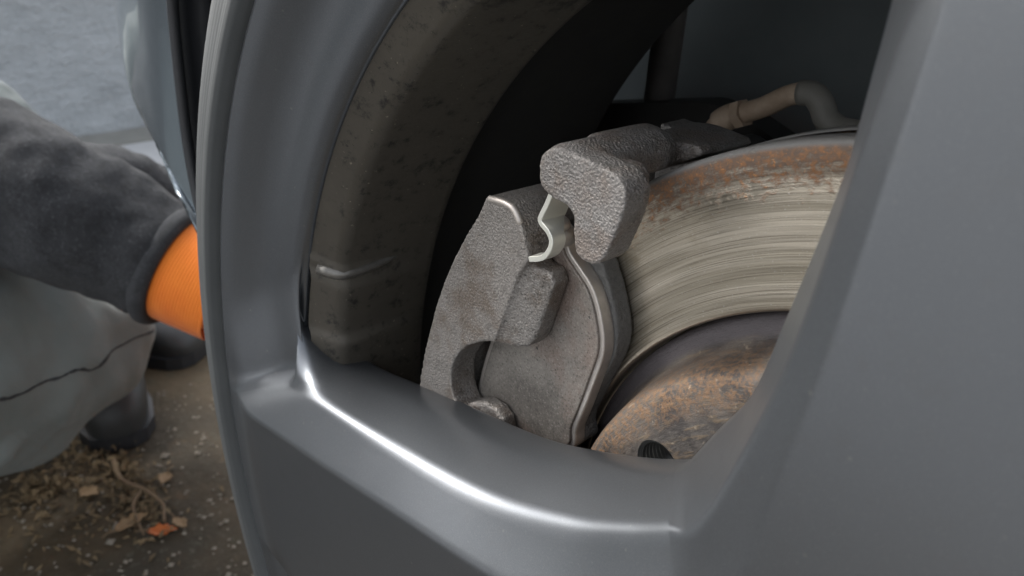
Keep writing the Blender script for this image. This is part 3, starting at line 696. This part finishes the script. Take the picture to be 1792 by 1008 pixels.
# suspension seen above the disc
st = empty('suspension_strut', (-150, 150, 40), 'dusty grey brown suspension strut standing behind the disc', 'strut')
g = G(); g.tube([(-210, 150, 60), (-209, 151, 140), (-205, 154, 320)], [7.5, 7.5, 7.5], 28); g.build('strut_tube', 'strut', st, recalc=True)
g = G(); g.prism(round_outline([(-262, 70), (-262, 86), (-215, 97), (-176, 106), (-158, 105), (-130, 96), (-130, 84), (-200, 80)], 5, 3), 140, 156); g.build('spring_seat', 'darksteel', st, recalc=True, smooth=False)
arm = G(); arm.tube([(-240, 185, 78), (-205, 175, 72), (-150, 170, 62), (-80, 170, 50)], [14, 16, 18, 20], 18)
tag(arm.build('control_arm', 'strut', recalc=True), 'grey suspension arm lying low behind the strut', 'suspension arm')
kn = G(); kn.prism(round_outline([(-160, 40), (-168, 78), (-150, 98), (-118, 104), (-96, 96), (-80, 60), (-90, 20), (-140, 10)], 8, 3), 84, 112)
kn.tube([(-128, 80, 98), (-128, 112, 98)], [9, 9], 18)
o = kn.build('steering_knuckle', 'darksteel', recalc=True, sharp=30); tag(o, 'dark steel knuckle casting just behind the brake disc', 'knuckle'); bevel(o, 1.5)
wc = G(); wc.tube([tuple(p) for p in catmull([(-225, 205, 330), (-217, 204, 230), (-210, 203, 180), (-204, 202, 160), (-206, 202, 146)], 40)], 3.2, 10); wc.prism([(-218, 160), (-218, 170), (-200, 170), (-200, 160)], 196, 211)
tag(wc.build('sensor_cable', 'liner', recalc=True), 'black sensor cable clipped to the inner panel', 'cable')
pp = empty('brake_line', (-100, 100, 110), 'bent rusty brake line with hose end above the disc', 'brake line')
P1 = catmull([(-141, 97, 102), (-139, 99, 109), (-135, 100, 113.5), (-128, 100, 117), (-120, 100, 121), (-111, 100, 127), (-105, 100, 129.6)], 40)
g = G(); g.tube([tuple(p) for p in P1], [4.0]*8+[5.0]*6+[3.9]*26, 16); g.build('rusty_pipe', 'pipe', pp, recalc=True)
P2 = catmull([(-106, 100, 129.2), (-101, 100, 129.6), (-97, 100, 126.5), (-94.5, 100, 122.5), (-89, 100, 120), (-80, 100, 120.5), (-60, 104, 122), (-20, 120, 110)], 50)
g = G(); g.tube([tuple(p) for p in P2], 4.6, 16); g.build('hose', 'hose', pp, recalc=True)
g = G(); g.tube([(-139.5, 97, 101), (-136, 96, 101.5), (-132.5, 96, 100)], [2.6, 2.4, 1.4], 10); g.tube([(-131, 100, 115.5), (-127.5, 100, 117.2)], [5.6, 5.6], 6)
g.build('union_nut', 'pipe', pp, recalc=True, smooth=False)

# ------------------------------------------------------------------ kneeling person reaching behind the tyre
per = empty('person', (-640, -200, GZ), 'person kneeling, dark fleece sleeve, grey trousers, orange glove behind tyre', 'person')
jk = G()
A1 = [(-513, 4, -64), (-530, -16, -47), (-553, -42, -29), (-586, -73, -9), (-628, -128, -8), (-676, -215, -4), (-770, -390, 90), (-800, -500, 220)]
jk.tube([tuple(p) for p in catmull(A1, 40)], list(np.interp(np.linspace(0, 7, 40), range(8), [41, 52, 66, 76, 76, 74, 74, 86])), 28)
A2 = [(-640, 50, -84), (-648, 28, -58), (-652, -2, -44), (-668, -60, -44), (-724, -160, -26), (-850, -330, 130), (-930, -430, 240)]
jk.tube([tuple(p) for p in catmull(A2, 40)], list(np.interp(np.linspace(0, 6, 40), range(7), [34, 37, 40, 46, 58, 70, 84])), 28)
jk.tube([(-760, -640, -60), (-790, -610, 60), (-830, -540, 190), (-855, -450, 275), (-858, -425, 318)], [165, 160, 170, 140, 60], 32, .78)
jo = jk.build('jacket', 'fleece', per, recalc=True); remesh(jo, 4.0, 3, 12, .04, 2)
wr = Vector((-509, 9, -66)); ax = Vector((57, 43, -27)).normalized()
def torus(c, axis, R_, r_, n=40, k=12, wob=0):
    a = axis.cross(Vector((0, 0, 1))).normalized(); b = axis.cross(a); v = []; f = []
    for i in range(n):
        w = 2*math.pi*i/n; d = a*math.cos(w)+b*math.sin(w)
        for j in range(k):
            u = 2*math.pi*j/k; v.append(tuple(Vector(c)+d*(R_+r_*math.cos(u))+axis*(r_*1.5*math.sin(u)+wob*math.sin(3*w))))
    f = [(i*k+j, ((i+1) % n)*k+j, ((i+1) % n)*k+(j+1) % k, i*k+(j+1) % k) for i in range(n) for j in range(k)]
    return v, f
g = G(); g.add(*torus(wr-ax*2, ax, 40.5, 4.6)); c_ = g.build('cuff', 'fleece', None, recalc=True); c_.parent = jo; c_.matrix_parent_inverse = Matrix.Identity(4)
# knitted glove: ribbed wrist, palm, five curled fingers
def hand(wrist, fwd, up, mat, name):
    f_ = Vector(fwd).normalized(); s_ = f_.cross(Vector(up)).normalized(); u_ = s_.cross(f_); w = Vector(wrist)
    P = lambda a, b, c_: tuple(w+f_*a+s_*b+u_*c_)
    g = G(); g.tube([P(-14, 0, 0), P(0, 0, 0), P(30, 0, 0), P(48, 0, 0), P(75, 0, 2), P(105, 0, 2), P(122, 0, 0)], [36, 36, 35, 34, 40, 42, 34], 26, .72)
    for b, L, k in ((-29, 66, .9), (-10, 76, 1), (10, 72, 1), (28, 58, .9)):
        g.tube([P(108, b, 2), P(122+L*.2, b*1.08, 0), P(122+L*.52, b*1.1, -14), P(122+L*.68, b*1.1, -34), P(122+L*.62, b*1.1, -48)], [11.5*k, 11*k, 10.5*k, 9.5*k, 8*k], 12)
    g.tube([P(62, 30, -6), P(82, 50, -16), P(104, 56, -30), P(118, 52, -42)], [15, 13, 11, 8.5], 12)
    o = g.build(name, mat, per, recalc=True); remesh(o, 3.0, 3); return o
hand((-497, 18, -72), (57, 43, -27), (0.2, -.2, 1), 'orange', 'glove')
hand((-634, 58, -92), (45, 50, -40), (0, 0, 1), 'orange', 'glove')
# ribbed wrist of the near glove: fine knitted ribs as geometry
nr_, na_ = 200, 96; a = ax.cross(Vector((0, 0, 1))).normalized(); b = ax.cross(a); v = []
for i in range(nr_+1):
    q = wr+ax*(-8+i*.26)
    for j in range(na_):
        w = 2*math.pi*j/na_; rr_ = 38.6+.22*math.sin(2*math.pi*i/8)-1.5*math.cos(2*w)*0-.03*i*.4
        v.append(tuple(q+a*(math.cos(w)*rr_)+b*(math.sin(w)*rr_)))
f = [(i*na_+j, i*na_+(j+1) % na_, (i+1)*na_+(j+1) % na_, (i+1)*na_+j) for i in range(nr_) for j in range(na_)]
mesh('glove_wrist', v, f, 'orange', per)
tr = G()
T1 = [(-690, 38, -200), (-682, 20, -198), (-670, -2, -194), (-652, -43, -184), (-627, -97, -166), (-606, -190, -125), (-660, -380, -110), (-750, -600, -80)]
TR_ = [14, 28, 44, 62, 82, 98, 110, 120]
q_ = catmull([p+(r_,) for p, r_ in zip(T1, TR_)], 60)
tr.tube([tuple(p[:3]) for p in q_], [float(p[3]) for p in q_], 30)
T2 = [(-760, -620, -90), (-880, -440, -60), (-940, -200, -40), (-960, -60, -60), (-960, 10, -130), (-930, 60, -240), (-900, 90, -275)]
tr.tube([tuple(p) for p in catmull(T2, 40)], list(np.interp(np.linspace(0, 6, 40), range(7), [120, 105, 92, 82, 72, 60, 56])), 28)
tr.tube([(-745, -70, -262), (-740, -170, -262), (-745, -290, -262)], [34, 44, 50], 24)
tr.tube([tuple(p) for p in catmull([(-526, -143, -185), (-545, -110, -181), (-587, -61, -187), (-627, -14, -192), (-656, 17, -198)], 24)], [13, 13, 12, 12]+[11]*12+list(np.linspace(11, 5, 8)), 12)
tr.tube([tuple(p) for p in catmull([(-546, -116, -107), (-573, -77, -124), (-615, -33, -148), (-641, 4, -167)], 20)], list(np.linspace(12, 5, 20)), 12)
tr.ball((-760, -620, -90), 150, (1.05, .95, .8), 16)
to = tr.build('trousers', 'cloth', per, recalc=True); remesh(to, 3.5, 3, 15, .045, 1)
sm_ = catmull([(-518, -131, -128), (-534, -109, -137), (-561, -72, -152), (-597, -31, -166), (-629, 6, -177), (-657, 31, -188)], 80)
g = G(); g.tube([tuple(p) for p in sm_], .7, 8); se = g.build('seam', 'fleece', None, recalc=True); se.parent = to; sw = se.modifiers.new('wrap', 'SHRINKWRAP'); sw.target = to; sw.wrap_mode = 'ABOVE_SURFACE'; sw.offset = .5*S
_unused = [tuple(p) for p in catmull([(-585, -148, -232), (-598, -110, -215), (-622, -62, -198), (-646, -18, -190), (-668, 18, -188)], 30)]
def shoe(toe, heel, name, h=78, w=40):
    t_ = Vector(toe); h_ = Vector(heel); f_ = (h_-t_); Ln = f_.length; f_.normalize(); s_ = f_.cross(Vector((0, 0, 1)))
    g = G(); secs = [(0.0, .35, .30), (.05, .72, .50), (.15, .95, .66), (.32, 1.0, .78), (.5, .86, 1.0), (.72, .80, 1.3), (.92, .78, 1.35), (1.0, .55, 1.25)]
    v = []; n = 20
    for a_, ws, hh in secs:
        c_ = t_+f_*(Ln*a_)
        for j in range(n):
            q = 2*math.pi*j/n; cx_, sz_ = math.cos(q), math.sin(q)
            zz = (h*hh)*(.5+.5*sz_) if sz_ > 0 else h*hh*.5*(1+max(sz_*2.2, -1)); v.append(tuple(c_+s_*(w*ws*math.copysign(abs(cx_)**.75, cx_))+Vector((0, 0, zz+7))))
    f = [(i*n+j, i*n+(j+1) % n, (i+1)*n+(j+1) % n, (i+1)*n+j) for i in range(len(secs)-1) for j in range(n)]
    f += [tuple(range(n-1, -1, -1)), tuple((len(secs)-1)*n+j for j in range(n))]
    g.add(v, f); o = g.build(name, 'shoe', per, recalc=True); ss = o.modifiers.new('subdivision', 'SUBSURF'); ss.levels = 2; ss.render_levels = 2
    so = G(); ol = []
    for a_, ws, _ in secs: ol.append((a_, ws))
    pts = [t_+f_*(Ln*a_)+s_*(w*ws*1.07) for a_, ws in ol]+[t_+f_*(Ln*a_)-s_*(w*ws*1.07) for a_, ws in reversed(ol)]
    k = len(pts); so.add([(p.x, p.y, GZ+1) for p in pts]+[(p.x, p.y, GZ+15) for p in pts], [tuple(range(k)), tuple(range(2*k-1, k-1, -1))]+[(i, (i+1) % k, (i+1) % k+k, i+k) for i in range(k)])
    s2 = so.build('sole', 'liner', None, recalc=True, smooth=False); s2.parent = o; s2.matrix_parent_inverse = Matrix.Identity(4)
    return o
shoe((-674, -8, GZ), (-850, 36, GZ), 'shoe', 88, 33)
shoe((-790, 120, GZ), (-905, 40, GZ), 'shoe', 62, 34)
hd = G(); hd.tube([(-855, -435, 295), (-843, -415, 365)], [55, 55], 20); hd.ball((-833, -395, 435), 100, (.82, .95, 1.15), 20)
hd.ball((-795, -312, 425), 17, (.8, 1.1, 1.3), 10); hd.ball((-909, -408, 431), 22, (.4, .8, 1.3), 10); hd.ball((-759, -412, 431), 22, (.4, .8, 1.3), 10); hd.ball((-811, -338, 373), 42, (1, .9, .7), 12)
o = hd.build('body', 'skin', per, recalc=True); remesh(o, 5, 4)
bn = G(); bn.ball((-835, -402, 465), 108, (.84, .95, 1.0), 20); bn.tube([(-835, -402, 465), (-835, -402, 473)], [92, 92], 30)
o = bn.build('beanie', 'fleece', per, recalc=True)

# ------------------------------------------------------------------ litter on the ground
def leaf(x, y, L, w, rot, mat, label, curl=.35, lift=3):
    n, mm = 14, 5; v = []; f = []; ca, sa = math.cos(R(rot)), math.sin(R(rot))
    for i in range(n+1):
        t = i/n; hw = w*math.sin(math.pi*min(1, t*1.04+.01))**.8*(1-.35*t)*(1+.22*math.sin(t*23))
        for j in range(mm+1):
            s_ = j/mm*2-1; px, py = (t-.5)*L, s_*hw
            pz = lift+abs(s_)**1.6*hw*curl+.10*L*(t-.4)**2*3+noise.noise(Vector((x+px*.12, y+py*.12, 0)))*2
            v.append((x+px*ca-py*sa, y+px*sa+py*ca, GZ+max(pz, 1)))
    f = [(i*(mm+1)+j, (i+1)*(mm+1)+j, (i+1)*(mm+1)+j+1, i*(mm+1)+j+1) for i in range(n) for j in range(mm)]
    o = mesh('fallen_leaf', v, f, mat); sd = o.modifiers.new('thickness', 'SOLIDIFY'); sd.thickness = .6*S
    st_ = G(); q0 = Vector(v[(mm+1)*0+mm//2]); d = Vector((-ca, -sa, 0)); st_.tube([tuple(q0), tuple(q0+d*L*.2+Vector((0, 0, 2))), tuple(q0+d*L*.38)], [.8, .7, .6], 6)
    s2 = st_.build('stem', 'twig', None, recalc=True); s2.parent = o
    tag(o, label, 'leaf', 'fallen leaves on the asphalt'); return o
leaf(-541, -20, 24, 7, 60, 'leaf2', 'bright orange red leaf at the end of the twig')
leaf(-541, -5, 18, 6, 10, 'leaf', 'brown leaf just right of the bright orange leaf')
leaf(-627, -51, 20, 8, 30, 'leaf', 'small tan leaf between the brown clump and the twig')
leaf(-606, 7, 17, 7, -40, 'leaf', 'lone tan leaf right of the twig, below the shoe')
leaf(-566, -36, 30, 8, 100, 'leaf', 'curled brown leaf left of the bright orange leaf', .6)
# leaf litter clump: shreds nobody could count
def shreds(name, spots, label, mat, seed, size=(4, 12)):
    r_ = random.Random(seed); g = G()
    for x, y, sx, sy, n, hmax in spots:
        for _ in range(n):
            px, py = r_.gauss(x, sx), r_.gauss(y, sy); L = r_.uniform(*size); a = r_.uniform(0, math.pi*2); w = L*r_.uniform(.15, .4); z = GZ+r_.uniform(.5, hmax)
            dx, dy = math.cos(a), math.sin(a); t1, t2 = r_.uniform(-2, 3), r_.uniform(-2, 3)
            b = [(px-dx*L/2, py-dy*L/2, z), (px-dy*w/2, py+dx*w/2, z+1.5+t1), (px+dx*L/2, py+dy*L/2, z+t2), (px+dy*w/2, py-dx*w/2, z+t1)]
            b = [(q[0], q[1], max(q[2], GZ+.3)) for q in b]; t = [(q[0], q[1], q[2]+.7) for q in b]
            g.add(b+t, [(0, 3, 2, 1), (4, 5, 6, 7), (0, 1, 5, 4), (1, 2, 6, 5), (2, 3, 7, 6), (3, 0, 4, 7)])
    o = g.build(name, mat, smooth=False); return tag(o, label, None, kind='stuff')
shreds('leaf_litter', [(-655, -80, 9, 13, 160, 12), (-690, -40, 26, 20, 160, 8), (-640, -20, 24, 10, 130, 5), (-590, -22, 30, 8, 90, 4), (-610, -60, 45, 40, 160, 3)], 'brown shredded leaf litter on the asphalt below the shoe', 'litter', 3)
g = G(); r_ = random.Random(5)
for _ in range(800):
    x = r_.uniform(-760, -380); y = r_.uniform(-190, 150); s_ = r_.uniform(.9, 3.0)*(1 if r_.random() > .05 else 1.9)
    pts = [(1, 0, 0), (0, 1, 0), (-1, 0, 0), (0, -1, 0), (0, 0, 1), (0, 0, -.5)]; k = [r_.uniform(.6, 1.2)*s_ for _ in pts]
    g.add([(x+p[0]*q, y+p[1]*q, GZ+.3*s_+p[2]*q*.7) for p, q in zip(pts, k)], [(0, 1, 4), (1, 2, 4), (2, 3, 4), (3, 0, 4), (1, 0, 5), (2, 1, 5), (3, 2, 5), (0, 3, 5)])
tag(g.build('gravel', 'stone', smooth=False), 'pale loose grit scattered over the damp asphalt', None, kind='stuff')
tw = G(); tw.tube([tuple(p) for p in catmull([(-660, -20, GZ+6), (-625, -24, GZ+5), (-597, -14, GZ+7), (-572, -8, GZ+5), (-556, -13, GZ+5), (-546, -16, GZ+8)], 30)], list(np.linspace(2.6, 1.2, 30)), 8)
tw.tube([tuple(p) for p in catmull([(-600, -15, GZ+6), (-586, -28, GZ+5), (-566, -32, GZ+5), (-545, -34, GZ+4)], 16)], list(np.linspace(2.0, .9, 16)), 8)
tag(tw.build('twig', 'twig', recalc=True), 'thin brown forked twig lying in the leaf litter', 'twig')
